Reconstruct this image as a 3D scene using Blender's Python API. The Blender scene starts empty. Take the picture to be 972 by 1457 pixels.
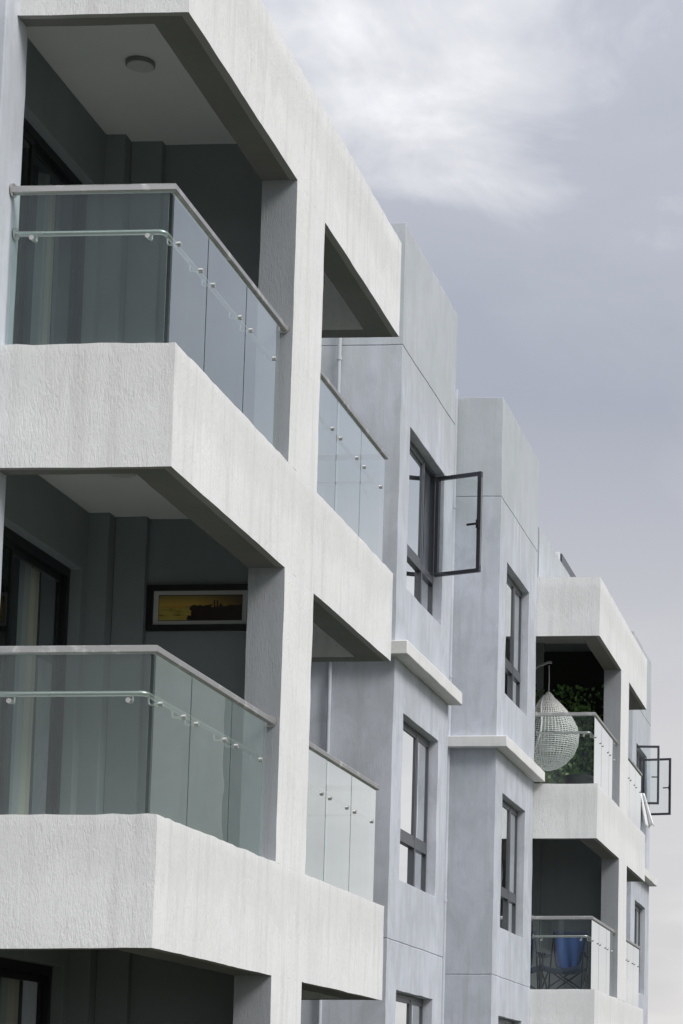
import bpy, bmesh, math, random
from mathutils import Vector, Matrix, noise
R = math.radians
sc = bpy.context.scene
col = sc.collection
random.seed(7)
ZO = 1.6            # the eye is 1.6 m above the ground; measured heights are relative to the eye

# ------------------------------------------------------------------ camera
cam = bpy.data.cameras.new('camera'); camo = bpy.data.objects.new('camera', cam); col.objects.link(camo)
F, PX, PY, W, H = 3300.0, 1126.654, 1140.736, 972.0, 1457.0
ex, ey, ez = R(-7.76650875), R(-0.23958408), R(-2.77821356)
RM = Matrix.Rotation(ez, 3, 'Z') @ Matrix.Rotation(ey, 3, 'Y') @ Matrix.Rotation(ex, 3, 'X')
T = RM.transposed()
rx, fw, up = T @ Vector((1, 0, 0)), T @ Vector((0, 1, 0)), T @ Vector((0, 0, 1))
M = Matrix(((rx.x, up.x, -fw.x, 0), (rx.y, up.y, -fw.y, 0), (rx.z, up.z, -fw.z, ZO), (0, 0, 0, 1)))
camo.matrix_world = M
cam.sensor_fit = 'HORIZONTAL'; cam.sensor_width = 36.0; cam.lens = F / W * 36.0
cam.shift_x = (W / 2 - PX) / W; cam.shift_y = (PY - H / 2) / W
cam.clip_start = 0.1; cam.clip_end = 5000
sc.camera = camo

# ------------------------------------------------------------------ node helpers
class NT:
    def __init__(s, tree): s.t = tree; s.n = tree.nodes; s.l = tree.links
    def node(s, typ, ins=None, **kw):
        n = s.n.new(typ)
        for k, v in kw.items(): setattr(n, k, v)
        for k, v in (ins or {}).items():
            if hasattr(v, 'is_output') or isinstance(v, bpy.types.NodeSocket): s.l.new(v, n.inputs[k])
            else: n.inputs[k].default_value = v
        return n
    def math(s, op, a, b=0.0, c=None, clamp=False):
        n = s.n.new('ShaderNodeMath'); n.operation = op; n.use_clamp = clamp
        for i, v in enumerate((a, b) + ((c,) if c is not None else ())):
            if isinstance(v, bpy.types.NodeSocket): s.l.new(v, n.inputs[i])
            else: n.inputs[i].default_value = v
        return n.outputs[0]
    def mix(s, fac, a, b, blend='MIX'):
        n = s.n.new('ShaderNodeMix'); n.data_type = 'RGBA'; n.blend_type = blend
        for i, v in ((0, fac), (6, a), (7, b)):
            if isinstance(v, bpy.types.NodeSocket): s.l.new(v, n.inputs[i])
            else: n.inputs[i].default_value = v if i == 0 else (tuple(v) + (1,))[:4]
        return n.outputs[2]
    def ramp(s, fac, stops):
        n = s.n.new('ShaderNodeValToRGB'); cr = n.color_ramp
        while len(cr.elements) < len(stops): cr.elements.new(0.5)
        for e, (p, c) in zip(cr.elements, stops):
            e.position = p; e.color = (tuple(c) + (1,))[:4] if not isinstance(c, (int, float)) else (c, c, c, 1)
        s.l.new(fac, n.inputs[0]); return n.outputs[0]
    def noise(s, vec, scale, detail=4, rough=0.55, dist=0.0):
        return s.node('ShaderNodeTexNoise', {'Vector': vec, 'Scale': scale, 'Detail': detail, 'Roughness': rough, 'Distortion': dist}).outputs[0]
    def scaled(s, vec, v):
        n = s.n.new('ShaderNodeVectorMath'); n.operation = 'MULTIPLY'; s.l.new(vec, n.inputs[0]); n.inputs[1].default_value = v
        return n.outputs[0]

# ------------------------------------------------------------------ sky and sun
SUN_EL, SUN_AZ = R(42), R(115)          # azimuth measured clockwise from +y (the facade runs along +y)
world = bpy.data.worlds.new('World'); sc.world = world; world.use_nodes = True
nt = NT(world.node_tree); nt.n.clear()
sky = nt.node('ShaderNodeTexSky', sky_type='NISHITA')
sky.sun_disc = False; sky.sun_elevation = SUN_EL; sky.sun_rotation = SUN_AZ
tc = nt.node('ShaderNodeTexCoord')
sep = nt.node('ShaderNodeSeparateXYZ', {0: tc.outputs['Generated']})
zc = nt.math('MAXIMUM', sep.outputs[2], 0.0)
den = nt.math('ADD', zc, 0.22)
px = nt.math('DIVIDE', sep.outputs[0], den); py = nt.math('DIVIDE', sep.outputs[1], den)
pv = nt.node('ShaderNodeCombineXYZ', {0: px, 1: py, 2: 92.41415}).outputs[0]
n1 = nt.noise(pv, 1.9, 6, 0.46, 0.6)
n2 = nt.noise(nt.scaled(pv, (1, 1, 2.0)), 6.5, 7, 0.6, 0.5)
cl = nt.math('ADD', nt.math('MULTIPLY', n1, 0.82), nt.math('MULTIPLY', n2, 0.18))
cloud = nt.ramp(cl, [(0.40, (0.295, 0.31, 0.36)), (0.50, (0.34, 0.353, 0.40)), (0.56, (0.50, 0.507, 0.53)), (0.615, (0.70, 0.703, 0.715))])
hz = nt.math('MULTIPLY', nt.math('SUBTRACT', 0.30, zc), 7.0, clamp=True)
warm = nt.mix(nt.math('MULTIPLY', hz, 0.82), cloud, (0.55, 0.532, 0.532))
grad = nt.math('ADD', nt.math('MULTIPLY', nt.math('POWER', zc, 3.0), 2.6), 0.94)   # an overcast sky is brighter towards its top
over = nt.node('ShaderNodeVectorMath', {0: warm}, operation='SCALE'); nt.l.new(nt.math('MULTIPLY', grad, 9.2), over.inputs['Scale'])
skc = nt.mix(0.94, sky.outputs[0], over.outputs[0])
bg = nt.node('ShaderNodeBackground', {'Color': skc, 'Strength': 0.1})
nt.node('ShaderNodeOutputWorld', {0: bg.outputs[0]})

sun = bpy.data.lights.new('sun', 'SUN'); suno = bpy.data.objects.new('sun', sun); col.objects.link(suno)
sun.energy = 1.5; sun.angle = R(22); sun.color = (1.0, 0.975, 0.94)
sd = Vector((math.sin(SUN_AZ) * math.cos(SUN_EL), math.cos(SUN_AZ) * math.cos(SUN_EL), math.sin(SUN_EL)))
suno.rotation_euler = sd.to_track_quat('Z', 'Y').to_euler(); suno.location = (20, 0, 30)
sc.view_settings.view_transform = 'Standard'; sc.view_settings.look = 'None'
sc.view_settings.exposure = 0.60; sc.view_settings.gamma = 1.0; sc.view_settings.use_curve_mapping = False
sc.cycles.max_bounces = 10; sc.cycles.transparent_max_bounces = 24; sc.cycles.diffuse_bounces = 5

# ------------------------------------------------------------------ materials
MATS = {}
def newmat(name):
    m = bpy.data.materials.new(name); m.use_nodes = True; t = NT(m.node_tree); t.n.clear(); MATS[name] = m
    out = t.n.new('ShaderNodeOutputMaterial'); return m, t, out
def principled(t, out, ins):
    b = t.node('ShaderNodeBsdfPrincipled', ins); t.l.new(b.outputs[0], out.inputs[0]); return b
def pos(t): return t.node('ShaderNodeNewGeometry').outputs['Position']
def plain(name, c, rough=0.6, metal=0.0, var=0.0, spec=0.5, scale=9.0):
    m, t, out = newmat(name)
    p = pos(t); base = (c[0], c[1], c[2], 1)
    if var:
        n = t.noise(p, scale, 5, 0.6)
        base = t.mix(n, [k * (1 - var) for k in c], [min(1, k * (1 + var)) for k in c])
    principled(t, out, {'Base Color': base, 'Roughness': rough, 'Metallic': metal, 'Specular IOR Level': spec})
    return m
def stucco(name, ca, cb, stain, worm, rough_amt, streak=0.5, coarse=1.0, dist=0.005, tops=None, mottle=0.0, dirt=0.75):
    m, t, out = newmat(name)
    p = pos(t)
    big = t.noise(p, 0.9, 5, 0.6, 0.3)
    c = t.mix(t.ramp(big, [(0.35, 0.0), (0.68, 1.0)]), ca, cb)
    st = t.noise(t.scaled(p, (9, 9, 0.55)), 1.0, 5, 0.6, 0.15)          # run-down streaks
    c = t.mix(t.math('MULTIPLY', t.ramp(st, [(0.50, 0.0), (0.74, 1.0)]), streak), c, stain)
    if mottle:                                                            # uneven, patched coats of paint
        mo = t.noise(t.scaled(p, (2.6, 2.6, 1.5)), 1.0, 7, 0.68, 0.8)
        c = t.mix(t.math('MULTIPLY', t.ramp(mo, [(0.46, 0.0), (0.60, 1.0)]), mottle), c, [k * 0.86 for k in cb])
    if tops:                                                              # rain dirt running down from the top edges
        zz = t.node('ShaderNodeSeparateXYZ', {0: p}).outputs[2]
        d = t.math('MULTIPLY', t.math('FRACT', t.math('DIVIDE', t.math('SUBTRACT', tops[0], zz), tops[1])), tops[1])
        drip = t.noise(t.scaled(p, (7, 7, 0.9)), 1.0, 5, 0.65, 0.3)
        dm = t.math('MULTIPLY', t.math('SUBTRACT', t.math('ADD', drip, 0.12), t.math('MULTIPLY', d, 0.5 / tops[2])), 4.0, clamp=True)
        c = t.mix(t.math('MULTIPLY', t.math('MULTIPLY', t.math('SUBTRACT', dm, 0.35, clamp=True), t.math('MULTIPLY', d, 12.0, clamp=True)), dirt), c, stain)
    sp = t.noise(p, 34, 3, 0.6)
    c = t.mix(t.math('MULTIPLY', t.ramp(sp, [(0.60, 0.0), (0.75, 1.0)]), 0.16), c, [k * 0.62 for k in stain])
    # dragged vertical "worms" of the render coat
    w1 = t.noise(t.scaled(p, (46 * coarse, 46 * coarse, 10 * coarse)), 1.0, 3, 0.6, 1.4)
    w2 = t.noise(t.scaled(p, (130, 130, 70)), 1.0, 3, 0.6)
    w3 = t.noise(p, 5.0, 3, 0.5)
    c = t.mix(t.math('MULTIPLY', t.ramp(w1, [(0.30, 1.0), (0.46, 0.0)]), 0.30 * worm), c, [k * 0.8 for k in stain])      # dirt in the grooves of the coat
    c = t.mix(t.math('MULTIPLY', t.ramp(w2, [(0.30, 1.0), (0.42, 0.0)]), 0.22 * worm), c, [k * 0.7 for k in stain])
    pat = t.ramp(t.noise(p, 1.7, 4, 0.6, 0.5), [(0.36, 0.25), (0.62, 1.15)])                       # the coat is dragged harder in some places than others
    hgt = t.math('ADD', t.math('ADD', t.math('MULTIPLY', t.math('MULTIPLY', pat, t.ramp(w1, [(0.36, 0.0), (0.64, 1.0)])), worm), t.math('MULTIPLY', w2, rough_amt)), t.math('MULTIPLY', w3, 0.8))
    bp = t.node('ShaderNodeBump', {'Height': hgt, 'Strength': 0.5, 'Distance': dist})
    principled(t, out, {'Base Color': c, 'Roughness': 0.9, 'Specular IOR Level': 0.2, 'Normal': bp.outputs[0]})
    return m
stucco('white_stucco', (0.825, 0.825, 0.815), (0.76, 0.76, 0.752), (0.60, 0.60, 0.585), 0.85, 0.75, 0.55, tops=(3.498, 3.1, 0.45), dirt=0.42)
stucco('white_column', (0.80, 0.80, 0.79), (0.755, 0.755, 0.75), (0.65, 0.65, 0.645), 0.28, 0.30, 0.2)
stucco('lilac_plaster', (0.605, 0.625, 0.69), (0.495, 0.522, 0.562), (0.44, 0.47, 0.468), 0.30, 0.35, 0.8, 0.6, tops=(11.65, 40.0, 1.9), mottle=0.5)
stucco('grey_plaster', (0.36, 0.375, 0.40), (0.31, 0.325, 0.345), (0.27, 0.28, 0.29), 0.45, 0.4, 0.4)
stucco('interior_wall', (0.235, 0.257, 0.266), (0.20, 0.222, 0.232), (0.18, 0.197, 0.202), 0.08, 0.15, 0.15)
stucco('ledge_white', (0.78, 0.775, 0.755), (0.70, 0.70, 0.68), (0.55, 0.55, 0.53), 0.35, 0.6, 0.3)
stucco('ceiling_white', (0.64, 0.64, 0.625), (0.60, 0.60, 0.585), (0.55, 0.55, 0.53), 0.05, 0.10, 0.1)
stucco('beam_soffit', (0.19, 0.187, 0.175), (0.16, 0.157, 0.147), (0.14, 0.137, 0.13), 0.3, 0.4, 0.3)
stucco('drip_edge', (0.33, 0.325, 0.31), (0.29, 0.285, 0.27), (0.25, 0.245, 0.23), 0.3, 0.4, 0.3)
plain('dark_room', (0.06, 0.06, 0.06), 0.9)
plain('frame_metal', (0.10, 0.106, 0.118), 0.38, 0.3, 0.15)
plain('sash_metal', (0.055, 0.058, 0.07), 0.38, 0.3, 0.15)
plain('door_metal', (0.018, 0.019, 0.022), 0.4, 0.2)
plain('black_plastic', (0.012, 0.012, 0.014), 0.4)
plain('white_trim', (0.72, 0.73, 0.75), 0.6, 0, 0.08)
plain('pipe_paint', (0.60, 0.62, 0.67), 0.55, 0, 0.08)
plain('lamp_plastic', (0.50, 0.49, 0.47), 0.4)
plain('lamp_rim', (0.20, 0.20, 0.19), 0.4)
plain('black_frame', (0.010, 0.010, 0.011), 0.35)
plain('mat_board', (0.46, 0.46, 0.45), 0.8)
plain('wicker_white', (0.80, 0.80, 0.77), 0.5, 0, 0.08)
plain('chain_steel', (0.42, 0.42, 0.42), 0.4, 0.7)
plain('tube_black', (0.015, 0.016, 0.02), 0.35, 0.3)
plain('navy_fabric', (0.012, 0.020, 0.045), 0.85, 0, 0.15)
plain('blue_fabric', (0.018, 0.06, 0.20), 0.85, 0, 0.18, scale=14)
plain('mesh_patch', (0.30, 0.33, 0.36), 0.7)
plain('pot_glaze', (0.030, 0.030, 0.032), 0.35, 0, 0.2)
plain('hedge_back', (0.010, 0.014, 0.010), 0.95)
plain('laundry_white', (0.80, 0.80, 0.80), 0.85)
plain('panel_dark', (0.05, 0.055, 0.065), 0.3, 0.1)
plain('bark', (0.06, 0.045, 0.03), 0.9)
plain('soil', (0.03, 0.022, 0.016), 0.95)
m, t, out = newmat('steel')
p = pos(t); n = t.noise(t.scaled(p, (30, 30, 60)), 1.0, 4, 0.6)
principled(t, out, {'Base Color': (0.56, 0.545, 0.52, 1), 'Metallic': 1.0, 'Roughness': t.ramp(n, [(0.3, 0.26), (0.7, 0.46)])})
m, t, out = newmat('rail_steel')
p = pos(t); n = t.noise(p, 6.0, 5, 0.65)
cc = t.mix(t.ramp(n, [(0.55, 0.0), (0.66, 1.0)]), (0.47, 0.465, 0.455), (0.68, 0.67, 0.655))
principled(t, out, {'Base Color': cc, 'Metallic': 0.85, 'Roughness': t.ramp(n, [(0.3, 0.36), (0.7, 0.55)])})
def glass(name, tint, gain=1.0, rough=0.0, painted_veil=0.0):
    m, t, out = newmat(name)
    fr = t.node('ShaderNodeFresnel', {'IOR': 1.52}); g = t.node('ShaderNodeNewGeometry')
    f1 = t.math('MULTIPLY', fr.outputs[0], t.math('ADD', gain, t.math('MULTIPLY', fr.outputs[0], 3.7)), clamp=True)
    fac = t.math('MULTIPLY', f1, t.math('SUBTRACT', 1.0, g.outputs['Backfacing']))
    n = t.noise(g.outputs['Position'], 1.6, 2, 0.5)
    bp = t.node('ShaderNodeBump', {'Height': n, 'Strength': 0.10, 'Distance': 0.01})
    tr = t.node('ShaderNodeBsdfTransparent', {'Color': tint + (1,)})
    gl = t.node('ShaderNodeBsdfGlossy', {'Color': (0.96, 0.98, 0.98, 1), 'Roughness': rough, 'Normal': bp.outputs[0]})
    ms = t.node('ShaderNodeMixShader', {0: fac, 1: tr.outputs[0], 2: gl.outputs[0]})
    if painted_veil:  # pale green film painted in to imitate the veil of reflected surroundings
        df = t.node('ShaderNodeBsdfDiffuse', {'Color': (0.44, 0.60, 0.56, 1)})
        dn = t.noise(t.scaled(g.outputs['Position'], (3, 3, 1.2)), 1.0, 4, 0.6)
        ms = t.node('ShaderNodeMixShader', {0: t.math('MULTIPLY', t.math('MULTIPLY', dn, 2.0 * painted_veil), t.math('SUBTRACT', 1.0, g.outputs['Backfacing'])), 1: ms.outputs[0], 2: df.outputs[0]})
    t.l.new(ms.outputs[0], out.inputs[0]); return m
glass('rail_glass', (0.885, 0.94, 0.925), 1.6, painted_veil=0.05)
glass('faint_veil_glass', (0.93, 0.955, 0.95), 1.1, painted_veil=0.012)  # far balcony: the same painted reflection veil, much fainter
glass('window_glass', (0.70, 0.74, 0.75), 2.2)
glass('door_glass', (0.95, 0.965, 0.965), 0.6)
glass('clear_glass', (0.96, 0.975, 0.975), 1.0)
# curtain: cloth in broad stripes
m, t, out = newmat('curtain_cloth')
p = pos(t); sp = t.node('ShaderNodeSeparateXYZ', {0: p})
fr = t.math('FRACT', t.math('MULTIPLY', sp.outputs[1], 2.35))
c = t.ramp(fr, [(0.0, (0.60, 0.57, 0.49)), (0.40, (0.50, 0.47, 0.39)), (0.46, (0.02, 0.024, 0.034)), (0.60, (0.016, 0.02, 0.03)), (0.64, (0.30, 0.34, 0.36)), (0.90, (0.42, 0.44, 0.44))])
for e in t.n:
    if e.type == 'VALTORGB': e.color_ramp.interpolation = 'CONSTANT'
principled(t, out, {'Base Color': c, 'Roughness': 0.9})
# leaves
m, t, out = newmat('leaf')
oi = t.node('ShaderNodeNewGeometry')
c = t.ramp(oi.outputs['Random Per Island'], [(0.0, (0.02, 0.06, 0.015)), (0.5, (0.07, 0.16, 0.035)), (1.0, (0.17, 0.28, 0.07))])
principled(t, out, {'Base Color': c, 'Roughness': 0.5})
# print of the framed picture: sunset over water with a dark town (local metres: x across, z up)
m, t, out = newmat('sunset_print')
tcx = t.node('ShaderNodeTexCoord'); sp = t.node('ShaderNodeSeparateXYZ', {0: tcx.outputs['Object']})
X, Z = sp.outputs[0], sp.outputs[2]
wob = t.math('MULTIPLY', t.math('SUBTRACT', t.noise(t.scaled(tcx.outputs['Object'], (16, 1, 40)), 1.0, 5), 0.5), 0.16)
skyc = t.ramp(t.math('ADD', t.math('MULTIPLY', Z, 4.2), 0.5), [(0.42, (0.38, 0.14, 0.025)), (0.60, (0.50, 0.31, 0.06)), (0.95, (0.15, 0.125, 0.045))])
skyc = t.mix(t.math('MULTIPLY', t.math('ADD', X, 0.05), 2.4, clamp=True), skyc, (0.06, 0.035, 0.018))
water = t.ramp(t.math('ADD', t.noise(t.scaled(tcx.outputs['Object'], (7, 1, 38)), 1.0, 4, 0.6), t.math('MULTIPLY', X, -0.25)), [(0.40, (0.03, 0.012, 0.006)), (0.47, (0.34, 0.25, 0.05)), (0.7, (0.44, 0.34, 0.07))])
land = t.math('GREATER_THAN', t.math('ADD', X, wob), -0.085)
low = t.mix(land, water, (0.018, 0.008, 0.006))
isl = t.math('LESS_THAN', t.math('ADD', Z, t.math('MULTIPLY', wob, 0.6)), t.math('ADD', 0.005, t.math('MULTIPLY', land, 0.015)))
c = t.mix(isl, skyc, low)
tw = t.math('LESS_THAN', t.math('ABSOLUTE', t.math('SUBTRACT', t.math('ABSOLUTE', t.math('SUBTRACT', X, 0.125)), 0.012)), 0.006)
tw = t.math('MULTIPLY', tw, t.math('MULTIPLY', t.math('LESS_THAN', Z, 0.058), t.math('GREATER_THAN', Z, -0.02)))
c = t.mix(tw, c, (0.02, 0.008, 0.006))
principled(t, out, {'Base Color': c, 'Roughness': 0.35})
# ground
m, t, out = newmat('paving')
p = pos(t); c = t.mix(t.noise(p, 0.6, 6, 0.65), (0.045, 0.05, 0.03), (0.075, 0.08, 0.05))
principled(t, out, {'Base Color': c, 'Roughness': 0.9})

# ------------------------------------------------------------------ mesh helpers
class MB:
    def __init__(s): s.v = []; s.f = []; s.m = []; s.key = {}
    def vert(s, p):
        k = (round(p[0], 5), round(p[1], 5), round(p[2], 5))
        if k not in s.key: s.key[k] = len(s.v); s.v.append(k)
        return s.key[k]
    def face(s, pts, mi=0): s.f.append([s.vert(p) for p in pts]); s.m.append(mi)
    def rawface(s, pts, mi=0):
        b = len(s.v); s.v += [tuple(p) for p in pts]; s.f.append(list(range(b, b + len(pts)))); s.m.append(mi)
    def vox(s, xs, ys, zs, filled, mat=lambda n, c: 0):
        nx, ny, nz = len(xs) - 1, len(ys) - 1, len(zs) - 1
        cx = [(xs[i] + xs[i + 1]) / 2 for i in range(nx)]; cy = [(ys[i] + ys[i + 1]) / 2 for i in range(ny)]; cz = [(zs[i] + zs[i + 1]) / 2 for i in range(nz)]
        F = {}
        def f(i, j, k):
            if not (0 <= i < nx and 0 <= j < ny and 0 <= k < nz): return False
            q = (i, j, k)
            if q not in F: F[q] = bool(filled(cx[i], cy[j], cz[k]))
            return F[q]
        for i in range(nx):
            for j in range(ny):
                for k in range(nz):
                    if not f(i, j, k): continue
                    x0, x1, y0, y1, z0, z1 = xs[i], xs[i + 1], ys[j], ys[j + 1], zs[k], zs[k + 1]
                    c = (cx[i], cy[j], cz[k])
                    if not f(i - 1, j, k): s.face([(x0, y0, z0), (x0, y0, z1), (x0, y1, z1), (x0, y1, z0)], mat((-1, 0, 0), c))
                    if not f(i + 1, j, k): s.face([(x1, y0, z0), (x1, y1, z0), (x1, y1, z1), (x1, y0, z1)], mat((1, 0, 0), c))
                    if not f(i, j - 1, k): s.face([(x0, y0, z0), (x1, y0, z0), (x1, y0, z1), (x0, y0, z1)], mat((0, -1, 0), c))
                    if not f(i, j + 1, k): s.face([(x0, y1, z0), (x0, y1, z1), (x1, y1, z1), (x1, y1, z0)], mat((0, 1, 0), c))
                    if not f(i, j, k - 1): s.face([(x0, y0, z0), (x0, y1, z0), (x1, y1, z0), (x1, y0, z0)], mat((0, 0, -1), c))
                    if not f(i, j, k + 1): s.face([(x0, y0, z1), (x1, y0, z1), (x1, y1, z1), (x0, y1, z1)], mat((0, 0, 1), c))
        return s
    def box(s, x0, x1, y0, y1, z0, z1, mi=0):
        b = len(s.v)
        for z in (z0, z1):
            for x, y in ((x0, y0), (x1, y0), (x1, y1), (x0, y1)): s.v.append((x, y, z))
        for q in ((3, 2, 1, 0), (4, 5, 6, 7), (0, 1, 5, 4), (1, 2, 6, 5), (2, 3, 7, 6), (3, 0, 4, 7)):
            s.f.append([b + i for i in q]); s.m.append(mi)
        return s
    def tube(s, pts, r, n=10, mi=0, cap=True):
        P = [Vector(p) for p in pts]; rings = []
        rr = r if isinstance(r, (list, tuple)) else [r] * len(P)
        ref = Vector((0.13, 0.27, 0.95)).normalized()
        for i, p in enumerate(P):
            d = (P[min(i + 1, len(P) - 1)] - P[max(i - 1, 0)]).normalized()
            a = d.cross(ref)
            if a.length < 1e-3: a = d.cross(Vector((1, 0, 0)))
            a.normalize(); b2 = d.cross(a)
            base = len(s.v)
            for k in range(n):
                an = 2 * math.pi * k / n
                s.v.append(tuple(p + (a * math.cos(an) + b2 * math.sin(an)) * rr[i]))
            rings.append(base)
        for A, B in zip(rings, rings[1:]):
            for k in range(n):
                k2 = (k + 1) % n
                s.f.append([A + k, A + k2, B + k2, B + k]); s.m.append(mi)
        if cap:
            s.f.append([rings[0] + k for k in range(n)][::-1]); s.m.append(mi)
            s.f.append([rings[-1] + k for k in range(n)]); s.m.append(mi)
        return s
    def cyl(s, c, r, h, n=32, mi=0, axis='Z'):
        c = Vector(c); d = {'X': Vector((1, 0, 0)), 'Y': Vector((0, 1, 0)), 'Z': Vector((0, 0, 1))}[axis] * h
        return s.tube([c, c + d], r, n, mi)
    def jitter(s, amp, top=None, topamp=0.0):
        for i, (x, y, z) in enumerate(s.v):
            q = Vector((x, y, z))
            a = noise.noise_vector(q * 2.3 + Vector((5, 1, 2))) * amp + noise.noise_vector(q * 9.0) * amp * 0.55
            if top is not None and abs(z - top) < 1e-4:
                a.z += topamp * (noise.noise(q * 11.0) + 0.6 * noise.noise(q * 31.0))
            s.v[i] = (x + a.x, y + a.y, z + a.z)
        return s
def dens(vals, step):
    out = []
    for a, b in zip(vals, vals[1:]):
        n = max(1, int(round((b - a) / step)))
        out += [a + (b - a) * i / n for i in range(n)]
    return out + [vals[-1]]
def build(name, mb, mats, parent=None, bevel=0.0, smooth=None, local=False, lift=True):
    """links the collected shapes as ONE mesh object; coordinates are world ones (eye-relative heights) unless local"""
    me = bpy.data.meshes.new(name)
    off = Vector((0, 0, ZO)) if (lift and not local) else Vector((0, 0, 0))
    if parent is not None and not local:
        w = Vector((0, 0, 0)); q = parent
        while q: w += q.location; q = q.parent
        off -= w
    me.from_pydata([tuple(Vector(v) + off) for v in mb.v], [], mb.f)
    for mm in (mats if isinstance(mats, (list, tuple)) else [mats]): me.materials.append(MATS[mm])
    me.polygons.foreach_set('material_index', mb.m)
    bm = bmesh.new(); bm.from_mesh(me); bmesh.ops.recalc_face_normals(bm, faces=bm.faces); bm.to_mesh(me); bm.free()
    if smooth:
        me.polygons.foreach_set('use_smooth', [True] * len(me.polygons)); me.set_sharp_from_angle(angle=R(smooth))
    me.update()
    o = bpy.data.objects.new(name, me); col.objects.link(o)
    if parent is not None: o.parent = parent
    if bevel:
        b = o.modifiers.new('bevel', 'BEVEL'); b.width = bevel; b.segments = 2; b.limit_method = 'ANGLE'; b.angle_limit = R(45)
    return o
def tag(o, label=None, cat=None, group=None, kind=None):
    if label: o['label'] = label
    if cat: o['category'] = cat
    if group: o['group'] = group
    if kind: o['kind'] = kind
    return o
def empty(name, loc, label, cat, group=None):
    o = bpy.data.objects.new(name, None); col.objects.link(o); o.location = loc; o.empty_display_size = 0.2
    return tag(o, label, cat, group)
def share(o, name, parent, delta):
    c = o.copy(); c.name = name; col.objects.link(c); c.parent = parent; c.location = o.location + Vector(delta); return c

# ------------------------------------------------------------------ ground
g = MB(); g.face([(-600, -600, -1.6), (600, -600, -1.6), (600, 900, -1.6), (-600, 900, -1.6)])
tag(build('ground', g, 'paving'), kind='structure')

# ------------------------------------------------------------------ the building
bld = empty('apartment_building', (-6.0, 14.0, 0.0), 'white and lilac grey apartment building with stacked glass railed balconies', 'building')
XB = -6.40                                  # back wall of the balconies
XW = -5.595                                 # outer wall of the window bays
LV = {'T': (7.274, 8.19), 'M': (4.166, 4.998), 'B': (1.049, 1.898)}
CE = {'T': 7.84, 'M': 4.71, 'B': 1.60}      # ceilings
FLR = {'T': 4.93, 'M': 1.83, 'B': -1.27}    # floor level of the storey whose ceiling is given

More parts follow.
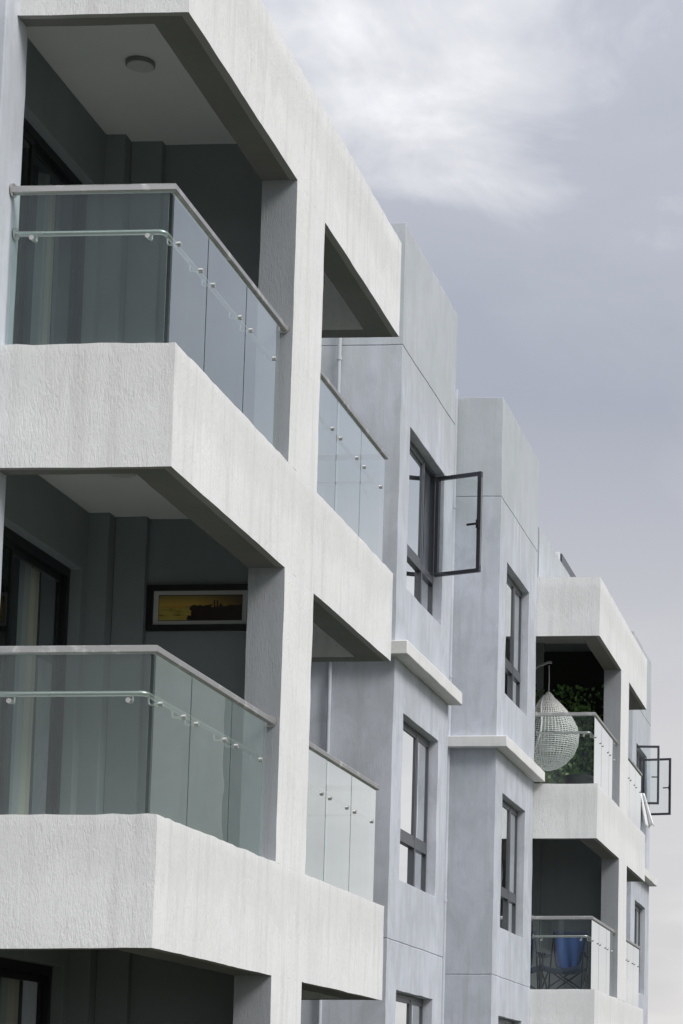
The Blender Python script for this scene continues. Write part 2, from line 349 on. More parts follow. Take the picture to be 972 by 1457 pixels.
def balcony(xR, y0, y1, y2, y3, xL, near):
    xi = xR - 0.285
    step = 0.11 if near else 0.3
    d = y0 - 14.349
    yf = y1 + 0.583                                             # wall between the two balconies
    for lv, (z0, z1) in LV.items():
        zc = CE[lv]; zs = z1 - (0.30 if lv == 'T' else 0.07)
        def filled(x, y, z):
            ring = x > xi or y < y0 + 0.16 or y > y3 - 0.22
            if x < xL and y < y0 + 0.25: return False
            if x < xL: ring = False
            return ring or (zc < z < zs)
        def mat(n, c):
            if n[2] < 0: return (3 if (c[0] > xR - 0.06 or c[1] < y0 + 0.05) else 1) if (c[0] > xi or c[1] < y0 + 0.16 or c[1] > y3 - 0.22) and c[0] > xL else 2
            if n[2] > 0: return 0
            if c[0] < xi and (n[0] != 0 or (n[1] > 0 and c[1] < y0 + 1)): return 2
            if n[0] < 0: return 2
            return 0
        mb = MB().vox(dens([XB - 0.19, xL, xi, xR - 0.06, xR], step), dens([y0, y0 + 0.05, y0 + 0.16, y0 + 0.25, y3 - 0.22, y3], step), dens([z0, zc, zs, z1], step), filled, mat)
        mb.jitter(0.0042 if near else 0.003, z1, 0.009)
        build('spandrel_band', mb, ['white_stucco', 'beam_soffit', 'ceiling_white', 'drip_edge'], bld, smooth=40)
    # columns between the storeys
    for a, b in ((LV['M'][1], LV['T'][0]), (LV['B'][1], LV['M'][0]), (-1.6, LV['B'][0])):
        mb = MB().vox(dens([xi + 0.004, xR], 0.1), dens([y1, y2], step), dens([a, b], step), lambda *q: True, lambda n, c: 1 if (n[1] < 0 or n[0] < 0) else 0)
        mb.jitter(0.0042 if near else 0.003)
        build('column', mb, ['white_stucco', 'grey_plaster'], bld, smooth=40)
    # walls of the recess, storey by storey: back wall with the door opening, stepped corner, party wall
    for lv in 'TMB':
        a, b = FLR[lv], CE[lv]
        dy0, dy1, dz = y0 + 0.75, yf - 0.335, a + 2.40
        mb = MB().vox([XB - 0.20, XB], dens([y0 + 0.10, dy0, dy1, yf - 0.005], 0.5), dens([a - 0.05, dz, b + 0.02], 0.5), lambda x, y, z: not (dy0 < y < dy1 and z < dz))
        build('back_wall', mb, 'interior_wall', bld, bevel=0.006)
        mb = MB()
        mb.box(XB - 0.02, XB + 0.16, yf - 0.22, yf + 0.01, a - 0.05, b + 0.02)
        build('corner_pilaster', mb, 'interior_wall', bld, bevel=0.006)
        mb = MB(); mb.box(XB + 0.162, XB + 0.415, yf - 0.08, yf + 0.01, a - 0.05, b + 0.02)
        build('corner_pilaster', mb, 'interior_wall', bld, bevel=0.006)
        mb = MB(); mb.box(XB - 0.02, xi + 0.004, yf, yf + 0.18, a - 0.05, b + 0.02)
        build('party_wall', mb, 'interior_wall', bld)
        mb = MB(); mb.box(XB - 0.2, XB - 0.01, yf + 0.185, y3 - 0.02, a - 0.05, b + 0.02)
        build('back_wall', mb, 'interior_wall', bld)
        if near:
            # sliding door: frame as the part, leaves and panes below it
            xf = XB - 0.16
            f = MB(); f.box(xf, xf + 0.07, dy0, dy0 + 0.06, a, dz); f.box(xf, xf + 0.07, dy1 - 0.06, dy1, a, dz); f.box(xf - 0.002, xf + 0.072, dy0, dy1, dz - 0.07, dz); f.box(xf - 0.002, xf + 0.072, dy0, dy1, a, a + 0.05)
            door = build('sliding_door', f, 'door_metal', bld)
            ym = (dy0 + dy1) / 2
            for k, (p0, p1, xo) in enumerate(((dy0 + 0.06, ym + 0.04, 0.037), (ym - 0.04, dy1 - 0.06, 0.005))):
                l = MB()
                for (s0, s1, t0, t1) in ((p0, p0 + 0.055, a + 0.05, dz - 0.07), (p1 - 0.055, p1, a + 0.05, dz - 0.07), (p0 + 0.055, p1 - 0.055, dz - 0.13, dz - 0.07), (p0 + 0.055, p1 - 0.055, a + 0.05, a + 0.13)):
                    l.box(xf + xo, xf + xo + 0.028, s0, s1, t0, t1)
                build('door_leaf', l, 'door_metal', door)
                build('pane', MB().box(xf + xo + 0.010, xf + xo + 0.018, p0 + 0.05, p1 - 0.05, a + 0.12, dz - 0.12), 'door_glass', door)
    return xi, yf

B1 = dict(xR=-4.727, y0=14.349, y1=17.137, y2=18.004, y3=20.821, xL=-5.886, near=True)
B2 = dict(xR=-4.625, y0=34.471, y1=37.201, y2=38.285, y3=40.945, xL=-5.60, near=False)
xi1, yf1 = balcony(**B1)
xi2, yf2 = balcony(**B2)

# end pier beside the first balcony
mb = MB().vox(dens([-7.2, -5.886], 0.12), dens([14.16, 14.548], 0.12), dens([-1.6, 10.0], 0.2), lambda *q: True)
mb.jitter(0.004)
build('end_pier', mb, 'lilac_plaster', bld, bevel=0.008, smooth=40)

# rooms behind, roof and rear of the house: closes the body so that no daylight leaks through
for a, b in ((14.56, 24.6), (34.6, 47.0)):
    def sh(x, y, z):
        if x < -12.2 or y < a + 0.15 or y > b - 0.15: return True
        return any(q < z < q + 0.2 for q in (1.66, 4.76, 7.86))
    mb = MB().vox([-12.4, -12.2, XB - 0.195], [a, a + 0.15, b - 0.15, b], [-1.6, 1.66, 1.86, 4.76, 4.96, 7.86, 8.06, 8.6], sh)
    build('room_shell', mb, 'interior_wall', bld)
# wall standing up behind the second balcony's parapet
mb = MB().vox(dens([-5.85, XW], 0.2), dens([34.62, 40.9], 0.25), dens([7.9, 9.02], 0.2), lambda *q: True).jitter(0.004, 9.02, 0.006)
build('roof_parapet', mb, 'lilac_plaster', bld, bevel=0.006, smooth=40)

# ------------------------------------------------------------------ window bays
WZ = ((5.905, 7.782), (2.607, 4.482), (-0.50, 1.385))
ZG = (8.583, 1.92)
def bay(yA, yB, w0, w1, xL=-9.2, fine=0.22):
    th = 0.24; K = 10.012
    def filled(x, y, z):
        if any(abs(z - g) < 0.007 for g in ZG):
            if x > XW - 0.008 or y < yA + 0.008: return False
        inner = x < XW - th and yA + th < y < yB - th and z < 9.5
        if inner: return False
        if x > XW - th and w0 < y < w1 and any(a < z < b for a, b in WZ): return False
        return True
    zs = sorted([-1.6, 9.5, K] + [v for w in WZ for v in w] + [g + s for g in ZG for s in (-0.006, 0.006)])
    zz = dens(zs, fine)
    mb = MB().vox(dens([xL, XW - th, XW - 0.008, XW], fine), dens([yA, yA + 0.008, yA + th, w0, w1, yB - th, yB], fine), zz, filled)
    mb.jitter(0.006, K, 0.011)
    build('bay_wall', mb, 'lilac_plaster', bld, bevel=0.006, smooth=40)
    # white string course round the front and side
    z0, z1 = 5.02, 5.175
    mb = MB().vox(dens([xL, XW + 0.002, XW + 0.172], 0.12), dens([yA - 0.16, yA - 0.002, yB], 0.12), dens([z0, z1], 0.05), lambda x, y, z: x > XW + 0.002 or y < yA - 0.002)
    mb.jitter(0.005)
    build('string_course', mb, 'ledge_white', bld, bevel=0.010, smooth=40)
def window(w0, w1, zr, far_open=None, near_open=None):
    z0, z1 = zr
    xo = XW - 0.112; xb = xo - 0.055                       # outer and inner side of the frame
    fw = 0.045; ym0 = w0 + 1.235 * (w1 - w0) / 1.99; ym1 = ym0 + 0.06; zt = z0 + 0.54
    f = MB()
    f.box(xb, xo, w0 + 0.003, w0 + fw, z0 + 0.003, z1 - 0.003); f.box(xb, xo, w1 - fw, w1 - 0.003, z0 + 0.003, z1 - 0.003)
    f.box(xb - 0.002, xo + 0.002, w0 + 0.004, w1 - 0.004, z1 - fw, z1 - 0.004); f.box(xb - 0.002, xo + 0.002, w0 + 0.004, w1 - 0.004, z0 + 0.004, z0 + fw)
    wd = build('window', f, 'frame_metal', bld)
    build('mullion', MB().box(xb + 0.003, xo + 0.012, ym0, ym1, z0 + fw, z1 - fw), 'frame_metal', wd)
    build('transom', MB().box(xb + 0.006, xo + 0.010, w0 + fw, ym0, zt - 0.045, zt + 0.045), 'frame_metal', wd)
    build('transom', MB().box(xb + 0.006, xo + 0.010, ym1, w1 - fw, zt - 0.045, zt + 0.045), 'frame_metal', wd)
    for a, b in ((w0 + fw, ym0), (ym1, w1 - fw)):
        build('pane', MB().box(xb + 0.02, xb + 0.028, a, b, z0 + fw, zt - 0.045), 'window_glass', wd)
    def sash(a, b, ang, hinge_far):
        """casement of the light a..b; ang 0 is shut"""
        s0, s1 = zt + 0.045, z1 - fw; w = b - a; sf = 0.048
        hy = b if hinge_far else a
        sg = -1 if hinge_far else 1
        ca, sa = math.cos(ang), math.sin(ang)
        hx = xo + (0.03 if ang else 0.0)
        def P(u, d, z): return (hx + u * sa - d * ca * 1.0, hy + sg * (u * ca + d * sa), z)   # u along the sash, d inwards
        def slab(mb, u0, u1, d0, d1, q0, q1):
            b0 = len(mb.v)
            for z in (q0, q1):
                for u, d in ((u0, d0), (u1, d0), (u1, d1), (u0, d1)): mb.v.append(P(u, d, z))
            for q in ((3, 2, 1, 0), (4, 5, 6, 7), (0, 1, 5, 4), (1, 2, 6, 5), (2, 3, 7, 6), (3, 0, 4, 7)):
                mb.f.append([b0 + i for i in q]); mb.m.append(0)
        m1 = MB(); slab(m1, 0.002, sf, -0.008, 0.035, s0 + 0.003, s1 - 0.003); slab(m1, w - sf, w - 0.002, -0.008, 0.035, s0 + 0.003, s1 - 0.003)
        slab(m1, sf, w - sf, -0.006, 0.033, s1 - sf, s1 - 0.003); slab(m1, sf, w - sf, -0.006, 0.033, s0 + 0.003, s0 + sf)
        build('sash', m1, 'frame_metal' if not ang else 'sash_metal', wd)
        m2 = MB(); slab(m2, sf - 0.004, w - sf + 0.004, 0.008, 0.016, s0 + sf - 0.004, s1 - sf + 0.004)
        build('pane', m2, 'window_glass' if not ang else 'clear_glass', wd)
        m3 = MB(); hz = s0 + (s1 - s0) * 0.47
        slab(m3, w - 0.045, w - 0.012, 0.036, 0.060, hz - 0.045, hz + 0.055); slab(m3, w - 0.165, w - 0.020, 0.060, 0.078, hz - 0.010, hz + 0.014)
        build('handle', m3, 'black_plastic', wd)
        if ang:
            m4 = MB()
            slab(m4, w - 0.0015, w + 0.0025, 0.010, 0.022, s0 + 0.08, s1 - 0.08)
            build('lock_strip', m4, 'steel', wd)
            for q in (s0 + 0.01, s1 - 0.016):
                m5 = MB(); e = P(0.22, 0.02, q); m5.tube([(xo - 0.01, hy + sg * 0.20, q), e], 0.004, 6)
                build('stay_arm', m5, 'sash_metal', wd)
    if near_open:
        ys = w0 + fw + 0.56
        build('mullion', MB().box(xb + 0.003, xo + 0.012, ys, ys + 0.05, zt + 0.045, z1 - fw), 'frame_metal', wd)
        build('pane', MB().box(xb + 0.02, xb + 0.028, ys + 0.05, ym0, zt + 0.045, z1 - fw), 'window_glass', wd)
        sash(w0 + fw, ys, near_open, False)
    else: sash(w0 + fw, ym0, 0.0, False)
    sash(ym1, w1 - fw, far_open or 0.0, True)
    return wd
BAYS = ((24.834, 27.87, 25.331, 27.319), (31.235, 34.466, 31.804, 33.754), (47.05, 50.42, 47.75, 49.72))
for i, (yA, yB, w0, w1) in enumerate(BAYS):
    bay(yA, yB, w0, w1, fine=(0.16, 0.18, 0.3)[i])
    for j, zr in enumerate(WZ):
        window(w0, w1, zr, far_open=R(68) if (i == 0 and j == 0) else R(80) if (i == 2 and j == 0) else None, near_open=R(84) if (i == 2 and j == 0) else None)
# walls closing the recesses between the bays
mb = MB(); mb.box(-9.3, -9.05, 20.9, 24.85, -1.6, 8.4); mb.box(-9.3, -9.05, 27.8, 31.3, -1.6, 9.6); mb.box(-9.3, -9.05, 41.0, 47.1, -1.6, 8.6)
build('recess_wall', mb, 'lilac_plaster', bld)
# down pipes in the corners
for x, y, z1, r in ((-6.30, 24.79, 9.0, 0.022), (-6.255, 31.175, 10.11, 0.032)):
    mb = MB().tube([(x, y, -1.5), (x, y, z1)], r, 14)
    pp = build('downpipe', mb, 'lilac_plaster', bld, smooth=40)
    for z in (0.4, 2.9, 6.0, 8.4):
        build('pipe_clamp', MB().tube([(x, y, z), (x, y, z + 0.035)], r + 0.007, 14), 'lilac_plaster', pp, smooth=40)

# ------------------------------------------------------------------ glass railings
def arc_pts(pts, r, n=5):
    """rounds the inner corners of a polyline"""
    P = [Vector(p) for p in pts]; out = [P[0]]
    for a, b, c in zip(P, P[1:], P[2:]):
        d0 = (a - b).normalized(); d1 = (c - b).normalized()
        for i in range(n + 1):
            q = i / n; p0 = b + d0 * r; p2 = b + d1 * r
            out.append(p0 * (1 - q) ** 2 + b * 2 * q * (1 - q) + p2 * q * q)
    return out + [P[-1]]
def railing(path, joints, zb, xin, name='balcony_railing', handrail=True, flange_ends=(True, True), gap=0.010, gm='rail_glass'):
    """path: list of plan points (x, y); joints: per leg the list of positions (0..1) of panel edges"""
    zt = zb + 1.098
    P = [Vector((a, b, 0)) for a, b in path]
    # top rail, a rounded steel channel
    mb = MB(); rw, rh = 0.026, 0.052
    prof = [(-rw, 0.008), (-rw + 0.008, 0), (rw - 0.008, 0), (rw, 0.008), (rw, rh - 0.010), (rw - 0.010, rh), (-rw + 0.010, rh), (-rw, rh - 0.010)]
    rings = []
    for i, p in enumerate(P):
        if i == 0: nrm = (P[1] - P[0]).normalized(); off = Vector((nrm.y, -nrm.x, 0)); k = 1
        elif i == len(P) - 1: nrm = (P[-1] - P[-2]).normalized(); off = Vector((nrm.y, -nrm.x, 0)); k = 1
        else:
            n0 = (P[i] - P[i - 1]).normalized(); n1 = (P[i + 1] - P[i]).normalized()
            o0 = Vector((n0.y, -n0.x, 0)); o1 = Vector((n1.y, -n1.x, 0)); off = (o0 + o1).normalized(); k = 1 / max(0.3, off.dot(o0))
        rings.append([mb.vert(p + off * (a * k) + Vector((0, 0, zt - rh + b))) for a, b in prof])
    for A, B in zip(rings, rings[1:]):
        for j in range(8): mb.f.append([A[j], A[(j + 1) % 8], B[(j + 1) % 8], B[j]]); mb.m.append(0)
    mb.f.append(rings[0][::-1]); mb.m.append(0); mb.f.append(rings[-1]); mb.m.append(0)
    rail = build(name, mb, 'rail_steel', bld)
    hz = zb + 0.80; inn = 0.075
    stud = None
    for leg, (a, b) in enumerate(zip(P, P[1:])):
        d = (b - a); L = d.length; d.normalize(); nrm = Vector((d.y, -d.x, 0))          # outward normal
        for q0, q1 in zip(joints[leg], joints[leg][1:]):
            s = a + d * (q0 * L + gap); e = a + d * (q1 * L - gap)
            m2 = MB(); h = 0.006; bb = 0
            for z in (zb - 0.035, zt - rh + 0.012):
                for pnt in (s - nrm * h, e - nrm * h, e + nrm * h, s + nrm * h): m2.v.append((pnt.x, pnt.y, z))
            for f in ((3, 2, 1, 0), (4, 5, 6, 7), (0, 1, 5, 4), (1, 2, 6, 5), (2, 3, 7, 6), (3, 0, 4, 7)): m2.f.append(list(f)); m2.m.append(0)
            build('glass_panel', m2, gm, rail)
            # two point fixings a panel, each a disc outside the glass with a bent arm up to the handrail
            ln = (e - s).length
            for q in (0.13, ln - 0.13):
                c = s + d * q
                m3 = MB(); m3.tube([c + nrm * 0.020 + Vector((0, 0, hz - 0.06)), c - nrm * 0.018 + Vector((0, 0, hz - 0.06))], 0.017, 12)
                m3.tube(arc_pts([c - nrm * 0.015 + Vector((0, 0, hz - 0.06)), c - nrm * inn + Vector((0, 0, hz - 0.065)), c - nrm * inn + Vector((0, 0, hz - 0.012))], 0.02, 3), 0.0065, 6)
                build('bracket', m3, 'steel', rail, smooth=40)
    if handrail:
        q = []
        for i, p in enumerate(P):
            if i == 0: n0 = (P[1] - P[0]).normalized(); q.append(p - Vector((n0.y, -n0.x, 0)) * inn + Vector((0, 0, hz)))
            elif i == len(P) - 1: n0 = (P[-1] - P[-2]).normalized(); q.append(p - n0 * 0.05 - Vector((n0.y, -n0.x, 0)) * inn + Vector((0, 0, hz)))
            else:
                n0 = (P[i] - P[i - 1]).normalized(); n1 = (P[i + 1] - P[i]).normalized()
                q.append(p - Vector((n0.y, -n0.x, 0)) * inn - Vector((n1.y, -n1.x, 0)) * inn + Vector((0, 0, hz)))
        build('handrail', MB().tube(arc_pts(q, 0.05, 5), 0.019, 12), 'steel', rail, smooth=50)
        if flange_ends[0]: build('wall_flange', MB().tube([q[0] + Vector((0.004, 0, 0)), q[0] + (q[1] - q[0]).normalized() * 0.016], 0.042, 16), 'steel', rail, smooth=40)
    for end, on in zip((0, -1), flange_ends):
        if on:
            p = P[end]; d = (P[1] - P[0]).normalized() if end == 0 else (P[-2] - P[-1]).normalized()
            m4 = MB(); c = p + Vector((0, 0, zt - 0.026)); m4.tube([c + d * 0.002, c + d * 0.016], 0.047, 18)
            build('wall_flange', m4, 'steel', rail, smooth=40)
    return rail
for B, xl in ((B1, -5.880), (B2, -5.592)):
    xg = B['xR'] - 0.070; yg = B['y0'] + 0.045; y1, y2, y3 = B['y1'], B['y2'], B['y3']
    L = y1 - yg
    for lv in ('M', 'B'):
        z = LV[lv][1]
        j = [0.0, (15.16 - yg) / L, (16.10 - yg) / L, (17.02 - yg) / L] if B is B1 else [0.0, 0.315, 0.655, 0.97]
        railing([(xl, yg), (xg, yg), (xg, y1 - 0.002)], [[0.01, 0.985], j], z, xg, gm='rail_glass' if B is B1 else 'faint_veil_glass')
        yr = y3 - 0.155; L2 = yr - y2
        jj = [0.0, (18.84 - y2) / L2, (19.715 - y2) / L2, 0.995] if B is B1 else [0.0, 0.31, 0.65, 0.995]
        railing([(xg, y2 + 0.002), (xg, yr), (XB + 0.004, yr)], [jj, [0.02, 0.5, 0.99]], z, xg, flange_ends=(False, True), gm='rail_glass' if B is B1 else 'faint_veil_glass')

# ------------------------------------------------------------------ lights, curtains, picture of the near balconies
def ceiling_light(x, y, z, label):
    o = empty('ceiling_light', (x, y, z + ZO), label, 'ceiling light', 'round ceiling lights of the balconies')
    build('rim', MB().cyl((0, 0, -0.032), 0.108, 0.030, 40), 'lamp_rim', o, local=True, smooth=40)
    build('diffuser', MB().cyl((0, 0, -0.041), 0.099, 0.010, 40), 'lamp_plastic', o, local=True, smooth=40, bevel=0.004)
ceiling_light(-5.70, 16.23, CE['T'], 'round flush light on the ceiling of the topmost nearest balcony')
ceiling_light(-5.735, 16.28, CE['M'], 'round flush light on the ceiling of the balcony with the framed picture')
def curtain(z0, z1, y0, y1, label, amp):
    x = XB - 0.30; mb = MB(); n = 90; rows = 6; th = 0.006
    for side in (0, 1):
        for i in range(n):
            for k in range(rows):
                qs = []
                for (ii, kk) in ((i, k), (i + 1, k), (i + 1, k + 1), (i, k + 1)):
                    yy = y0 + (y1 - y0) * ii / n; zz = z0 + (z1 - z0) * kk / rows
                    w = amp * math.sin(yy * 34 + 0.7 * math.sin(yy * 9) + zz * 0.10) + 0.012 * math.sin(yy * 11 + zz * 0.4)
                    qs.append((x + w - side * th, yy, zz))
                mb.face(qs if side == 0 else qs[::-1])
    o = build('curtain', mb, 'curtain_cloth', None, smooth=60)
    return tag(o, label, 'curtain', 'striped curtains behind the sliding doors')
for lv, lb, am in (('T', 'striped curtain behind the sliding door of the topmost nearest balcony', 0.030), ('M', 'beige and navy striped curtain behind the door beside the framed picture', 0.036), ('B', 'striped curtain behind the door under the lowest visible balcony band', 0.03)):
    curtain(FLR[lv] + 0.03, FLR[lv] + 2.36, B1['y0'] + 0.78, yf1 - 0.345, lb, am)
pic = empty('framed_picture', (-5.55, yf1 - 0.001, 3.985 + ZO), 'wide black framed sunset picture hung on the balcony wall', 'picture')
fx, fz = 0.425, 0.185
mb = MB(); fwid = 0.048
mb.box(-fx, fx, -0.032, 0, fz - fwid, fz); mb.box(-fx, fx, -0.032, 0, -fz, -fz + fwid); mb.box(-fx, -fx + fwid, -0.031, 0, -fz + fwid, fz - fwid); mb.box(fx - fwid, fx, -0.031, 0, -fz + fwid, fz - fwid)
build('frame', mb, 'black_frame', pic, local=True)
build('mat_board', MB().box(-fx + fwid, fx - fwid, -0.014, -0.004, -fz + fwid, fz - fwid), 'mat_board', pic, local=True)
build('print_border', MB().box(-fx + 0.089, fx - 0.089, -0.0165, -0.0142, -0.104, 0.104), 'black_frame', pic, local=True)
build('print', MB().box(-fx + 0.094, fx - 0.094, -0.0195, -0.0168, -0.099, 0.099), 'sunset_print', pic, local=True)

# ------------------------------------------------------------------ hanging chair on the far balcony
zf = LV['M'][1] - 0.06
egg = empty('hanging_egg_chair', (-5.56, 35.55, zf + ZO), 'white woven hanging egg chair on the far upper balcony', 'hanging chair')
def egg_r(q):                     # q 0 bottom .. 1 tip
    pts = [(0, 0.0), (0.035, 0.17), (0.10, 0.29), (0.2, 0.40), (0.32, 0.465), (0.44, 0.485), (0.55, 0.455), (0.66, 0.385), (0.78, 0.27), (0.9, 0.125), (1.0, 0.012)]
    for (a, ra), (b, rb) in zip(pts, pts[1:]):
        if q <= b: w = (q - a) / (b - a); return ra + (rb - ra) * w
    return 0.01
zb0, zh = 0.42, 1.25
def egg_p(q, an): r = egg_r(q); return (r * math.cos(an), r * math.sin(an), zb0 + zh * q)
OPEN = R(206)                     # the mouth looks into the balcony, away from the street
def is_open(q, an):
    da = (an - OPEN + math.pi) % (2 * math.pi) - math.pi
    return (da / 1.05) ** 2 + ((q - 0.52) / 0.43) ** 2 < 1
NS, NR = 54, 40
mb = MB()
def strip(mb, pts, w, nrmf):
    for (p0, s0), (p1, s1) in zip(pts, pts[1:]):
        a, b = Vector(p0), Vector(p1); u0, u1 = Vector(s0) * w, Vector(s1) * w
        mb.rawface([a - u0, b - u1, b + u1, a + u0])
for i in range(NS):               # upright canes
    an = 2 * math.pi * i / NS; run = []
    for k in range(NR + 1):
        q = 0.004 + 0.99 * k / NR
        if is_open(q, an) or (egg_r(q) < 0.16 and i % 2) : 
            if len(run) > 1: strip(mb, run, 0.0052, None)
            run = []; continue
        run.append((egg_p(q, an), (-math.sin(an), math.cos(an), 0)))
    if len(run) > 1: strip(mb, run, 0.0052, None)
for k in range(1, NR):            # woven rounds
    q = 0.004 + 0.99 * k / NR; run = []
    for i in range(NS + 1):
        an = 2 * math.pi * i / NS
        if is_open(q, an):
            if len(run) > 1: strip(mb, run, 0.0052, None)
            run = []; continue
        p = egg_p(q, an); w = 0.004 * (1 if (i + k) % 2 else -1)
        run.append(((p[0] * (1 + w), p[1] * (1 + w), p[2]), (0, 0, 1)))
    if len(run) > 1: strip(mb, run, 0.0052, None)
bk = build('basket', mb, 'wicker_white', egg, local=True)
so = bk.modifiers.new('thickness', 'SOLIDIFY'); so.thickness = 0.009
rim = []
for k in range(41):
    ph = 2 * math.pi * k / 40; rim.append(egg_p(0.52 + 0.43 * math.sin(ph), OPEN + 1.05 * math.cos(ph)))
build('rim', MB().tube(rim, 0.016, 8), 'wicker_white', egg, local=True, smooth=50)
build('hanger', MB().tube([(0, 0, zb0 + zh - 0.02), (0.005, 0, zb0 + zh + 0.20), (0.0, 0, zb0 + zh + 0.42)], [0.011, 0.009, 0.008], 8), 'chain_steel', egg, local=True)
arm = [(-0.62, 0.10, 0.03), (-0.60, 0.10, 1.2), (-0.50, 0.08, 1.72), (-0.28, 0.05, 2.02), (-0.05, 0.01, 2.13), (0.04, 0, 2.14)]
sp = []
for a, b, c, d4 in zip([arm[0]] + arm, arm, arm[1:], arm[2:] + [arm[-1]]):
    a, b, c, d4 = map(Vector, (a, b, c, d4))
    for i in range(6):
        q = i / 6; sp.append(0.5 * ((2 * b) + (c - a) * q + (2 * a - 5 * b + 4 * c - d4) * q * q + (3 * b - a - 3 * c + d4) * q ** 3))
sp.append(Vector(arm[-1]))
build('stand_arm', MB().tube(sp, 0.021, 10), 'chain_steel', egg, local=True, smooth=50)
build('stand_base', MB().tube([(-0.62 + 0.55 * math.cos(2 * math.pi * k / 32) + 0.5, 0.1 + 0.5 * math.sin(2 * math.pi * k / 32), 0.025) for k in range(33)], 0.02, 8), 'chain_steel', egg, local=True, smooth=50)

# ------------------------------------------------------------------ leafy screen and pot beside it
hw = empty('leafy_screen', (-5.45, yf2 - 0.09, zf + ZO), 'dark leafy green screen on the wall behind the hanging egg chair', 'hedge')
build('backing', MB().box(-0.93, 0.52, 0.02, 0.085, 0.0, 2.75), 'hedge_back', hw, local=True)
rnd = random.Random(3); mb = MB()
for i in range(5200):
    u = rnd.uniform(-0.90, 0.52); zq = 2.1 * rnd.random() ** 1.25
    if rnd.random() > 1.15 - 0.42 * zq + 0.25 * math.sin(u * 9 + zq * 4): continue
    dpt = -abs(rnd.gauss(0.05, 0.09)) - 0.01
    c = Vector((u, dpt, zq + 0.02)); an = rnd.uniform(0, 6.28); L = rnd.uniform(0.05, 0.10); wd = L * 0.36
    tl = Vector((math.cos(an), rnd.uniform(-0.7, 0.1), math.sin(an))).normalized(); sd2 = tl.cross(Vector((rnd.uniform(-.5, .5), -1, rnd.uniform(-.6, .6)))).normalized()
    mb.rawface([c, c + tl * L * 0.5 + sd2 * wd, c + tl * L, c + tl * L * 0.5 - sd2 * wd])
tag(build('foliage', mb, 'leaf', hw, local=True), kind='stuff')
pot = empty('plant_pot', (-5.20, 36.45, zf + ZO), 'wide dark round bowl planter on the floor beside the hanging chair', 'planter')
mb = MB(); n = 28
prof = [(0.0, 0.0), (0.13, 0.0), (0.20, 0.22), (0.235, 0.40), (0.25, 0.42), (0.25, 0.46), (0.215, 0.46), (0.205, 0.41), (0.0, 0.40)]
for (r0, z0), (r1, z1) in zip(prof, prof[1:]):
    for i in range(n):
        a, b = 2 * math.pi * i / n, 2 * math.pi * (i + 1) / n
        q = [(r0 * math.cos(a), r0 * math.sin(a), z0), (r0 * math.cos(b), r0 * math.sin(b), z0), (r1 * math.cos(b), r1 * math.sin(b), z1), (r1 * math.cos(a), r1 * math.sin(a), z1)]
        q = [x for j, x in enumerate(q) if x not in q[:j]]
        if len(q) > 2: mb.face(q)
build('bowl', mb, 'pot_glaze', pot, local=True, smooth=40)
build('soil', MB().cyl((0, 0, 0.402), 0.20, 0.012, 24), 'soil', pot, local=True)

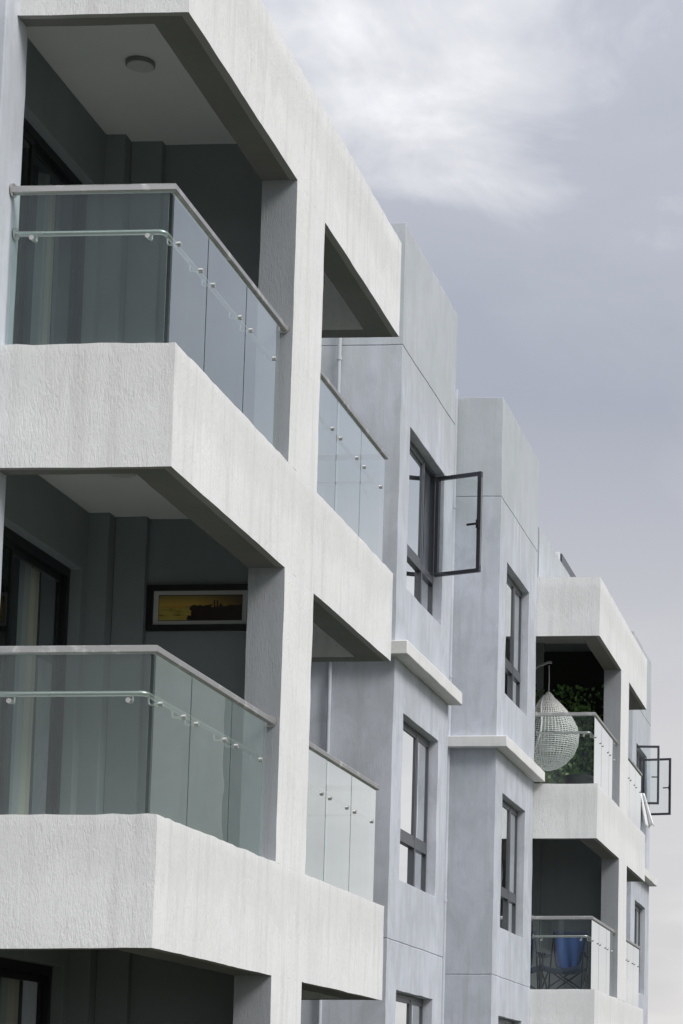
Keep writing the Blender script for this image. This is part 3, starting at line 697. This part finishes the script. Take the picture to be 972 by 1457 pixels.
# ------------------------------------------------------------------ folding camp chairs
def camp_chair(loc, rz, label):
    o = empty('camping_chair', loc, label, 'chair', 'folding camping chairs on the far balcony'); o.rotation_euler.z = rz; o.scale = (1.08, 1.08, 1.09)
    w, dp = 0.265, 0.21                      # half width, half depth; faces -y
    def tubeobj(nm, pts, r=0.0125): build(nm, MB().tube(pts, r, 8), 'tube_black', o, local=True, smooth=50)
    for s in (-1, 1):
        tubeobj('back_post', [(s * (w + 0.01), dp - 0.02, 0.30), (s * (w - 0.01), dp + 0.12, 0.93)])
        tubeobj('arm_post', [(s * (w + 0.03), -dp, 0.03), (s * (w + 0.05), -dp, 0.60)])
        tubeobj('rear_leg', [(s * (w + 0.03), dp + 0.03, 0.03), (s * (w + 0.01), dp - 0.02, 0.32)])
        tubeobj('side_brace', [(s * (w + 0.03), -dp, 0.05), (s * (w + 0.015), dp - 0.02, 0.40)])
        tubeobj('side_brace', [(s * (w + 0.03), dp + 0.03, 0.05), (s * (w + 0.04), -dp, 0.40)])
        tubeobj('front_brace', [(s * (w + 0.03), -dp, 0.04), (-s * (w + 0.0), -dp + 0.005 * s, 0.40)])
        tubeobj('rear_brace', [(s * (w + 0.03), dp + 0.03, 0.04), (-s * w, dp + 0.005 * s, 0.40)])
        for y in (-dp, dp + 0.03): build('foot', MB().cyl((s * (w + 0.03), y, 0), 0.022, 0.03, 10), 'tube_black', o, local=True)
        a = MB(); n = 8                         # cloth armrest sagging between its ends, cup holder in front
        for i in range(n):
            q0, q1 = i / n, (i + 1) / n
            f = lambda q: (s * (w + 0.055), -dp - 0.04 + (2 * dp + 0.14) * q, 0.605 - 0.05 * math.sin(math.pi * q))
            A, Bq = f(q0), f(q1)
            a.face([(A[0] - 0.035, A[1], A[2]), (A[0] + 0.035, A[1], A[2]), (Bq[0] + 0.035, Bq[1], Bq[2]), (Bq[0] - 0.035, Bq[1], Bq[2])])
        ar = build('armrest', a, 'navy_fabric', o, local=True, smooth=60); ar.modifiers.new('t', 'SOLIDIFY').thickness = 0.012
    def sheet(nm, f, nu, nv, mat, th):
        mb = MB()
        for i in range(nu):
            for k in range(nv):
                mb.face([f(i / nu, k / nv), f((i + 1) / nu, k / nv), f((i + 1) / nu, (k + 1) / nv), f(i / nu, (k + 1) / nv)])
        q = build(nm, mb, mat, o, local=True, smooth=60); q.modifiers.new('t', 'SOLIDIFY').thickness = th; return q
    def bf(u, v):                            # back: hangs between the posts, narrows and sags to the seat
        hw = w * (0.60 + 0.395 * v ** 0.55); x = (u * 2 - 1) * hw; z = 0.40 + 0.52 * v
        y = dp - 0.05 + 0.165 * v + 0.05 * (1 - (2 * u - 1) ** 2) * (1 - 0.6 * v) + 0.016 * math.sin(u * 17 + v * 3) * (1 - 0.8 * v)
        return (x, y, z - 0.02 * (1 - (2 * u - 1) ** 2) * (1 - v))
    sheet('backrest', bf, 18, 14, 'blue_fabric', 0.008)
    sheet('back_border', lambda u, v: Vector(bf(u, 0.90 + 0.13 * v)) + Vector((0, -0.012, 0)), 18, 2, 'navy_fabric', 0.012)
    for e in (0.0, 0.90): sheet('back_border', lambda u, v, e=e: Vector(bf(e + 0.10 * u, v)) + Vector((0, -0.010, 0)), 2, 12, 'navy_fabric', 0.010)
    def sf(u, v):
        x = (u * 2 - 1) * (w + 0.025); y = -dp - 0.02 + (2 * dp + 0.0) * v
        return (x, y, 0.435 - 0.055 * v - 0.06 * (1 - (2 * u - 1) ** 2))
    sheet('seat', sf, 14, 8, 'navy_fabric', 0.012)
    sheet('seat_skirt', lambda u, v: Vector(sf(u, 0.0)) + Vector((0, -0.006, -0.085 * v)), 14, 2, 'navy_fabric', 0.008)
    sheet('label_patch', lambda u, v: Vector(bf(0.87 + 0.09 * u, 0.84 + 0.07 * v)) + Vector((0, -0.012, 0)), 3, 3, 'mesh_patch', 0.003)
    return o
zf2 = LV['B'][1] - 0.06
camp_chair((-5.195, 35.30, zf2 + ZO), R(-6), 'blue folding camping chair standing clear behind the far balcony glass')
camp_chair((-5.905, 35.32, zf2 + ZO), R(14), 'blue folding camping chair half hidden behind the corner of the bay wall')

# ------------------------------------------------------------------ washing at the far window, panel on the roof
mb = MB(); n, rows = 14, 10
for i in range(n):
    for k in range(rows):
        def f(i, k):
            u, v = i / n, k / rows
            w = 0.09 + 0.16 * v; return (-5.50 + 0.13 * v + w * (u - 0.3) + 0.018 * math.sin(u * 15 + v * 2), 47.80 + 0.045 * math.sin(u * 13 + v) + 0.04 * u, 6.72 - 0.66 * v - 0.05 * math.sin(u * 3.1) * v + 0.025 * math.sin(u * 11) * v)
        mb.face([f(i, k), f(i + 1, k), f(i + 1, k + 1), f(i, k + 1)])
o = build('hanging_cloth', mb, 'laundry_white', None, smooth=60); o.modifiers.new('t', 'SOLIDIFY').thickness = 0.01
tag(o, 'white cloth hanging out of the farthest open window', 'cloth')
rp = empty('roof_panel', (-5.9, 38.6, 9.02 + ZO), 'dark flat panel on a white upstand along the roof edge', 'roof panel')
mb = MB(); mb.box(-0.28, 0.17, -0.75, 1.1, 0.20, 0.38); build('slab', mb, 'panel_dark', rp, local=True, bevel=0.006)
mb = MB(); mb.box(-0.25, 0.14, -0.9, -0.76, 0.0, 0.37); mb.box(-0.25, 0.14, -0.70, 1.05, 0.0, 0.198); build('upstand', mb, 'white_trim', rp, local=True, bevel=0.006)

# ------------------------------------------------------------------ unseen block, added and placed to set the tone reflected in the balcony glass
nb = empty('added_reflection_block', (17.5, 90.0, 0.0), 'added unseen grey green block giving the balcony glass its reflected tone', 'building')
stucco('reflection_block_render', (0.46, 0.50, 0.48), (0.42, 0.46, 0.44), (0.36, 0.39, 0.37), 0.1, 0.2, 0.3)
nwy = (7.6,); nwz = [0.9 + 3.1 * k for k in range(7)]          # windows on the long side only, the gable is blank
def nfill(x, y, z): return not (x < 0.25 and any(a < y < a + 1.6 for a in nwy) and any(b < z < b + 1.5 for b in nwz))
ys = sorted([0, 10] + [v for a in nwy for v in (a, a + 1.6)]); zs = sorted([0, 22.8] + [v for b in nwz for v in (b, b + 1.5)])
build('wall', MB().vox([0, 0.25, 22], ys, zs, nfill), 'reflection_block_render', nb, local=True)
build('parapet', MB().vox([-0.1, 0.2, 21.8, 22.1], [-0.1, 0.2, 9.8, 10.1], [22.803, 23.5], lambda x, y, z: x < 0.2 or x > 21.8 or y < 0.2 or y > 9.8), 'white_trim', nb, local=True)
f = MB()
for y0, y1, z0, z1 in ((0.002, 0.07, 0.002, 1.498), (1.53, 1.598, 0.002, 1.498), (0.07, 1.53, 0.002, 0.07), (0.07, 1.53, 1.43, 1.498), (0.77, 0.83, 0.07, 1.43)): f.box(0.10, 0.16, y0, y1, z0, z1)
w0 = build('window', f, 'frame_metal', nb, local=True); pn = build('pane', MB().box(0.125, 0.135, 0.07, 1.53, 0.07, 1.43), 'window_glass', w0, local=True)
for k, (a, b) in enumerate([(a, b) for a in nwy for b in nwz]):
    if k == 0: w0.location = (0, a, b); continue
    c = w0.copy(); col.objects.link(c); c.location = (0, a, b); q = pn.copy(); col.objects.link(q); q.parent = c
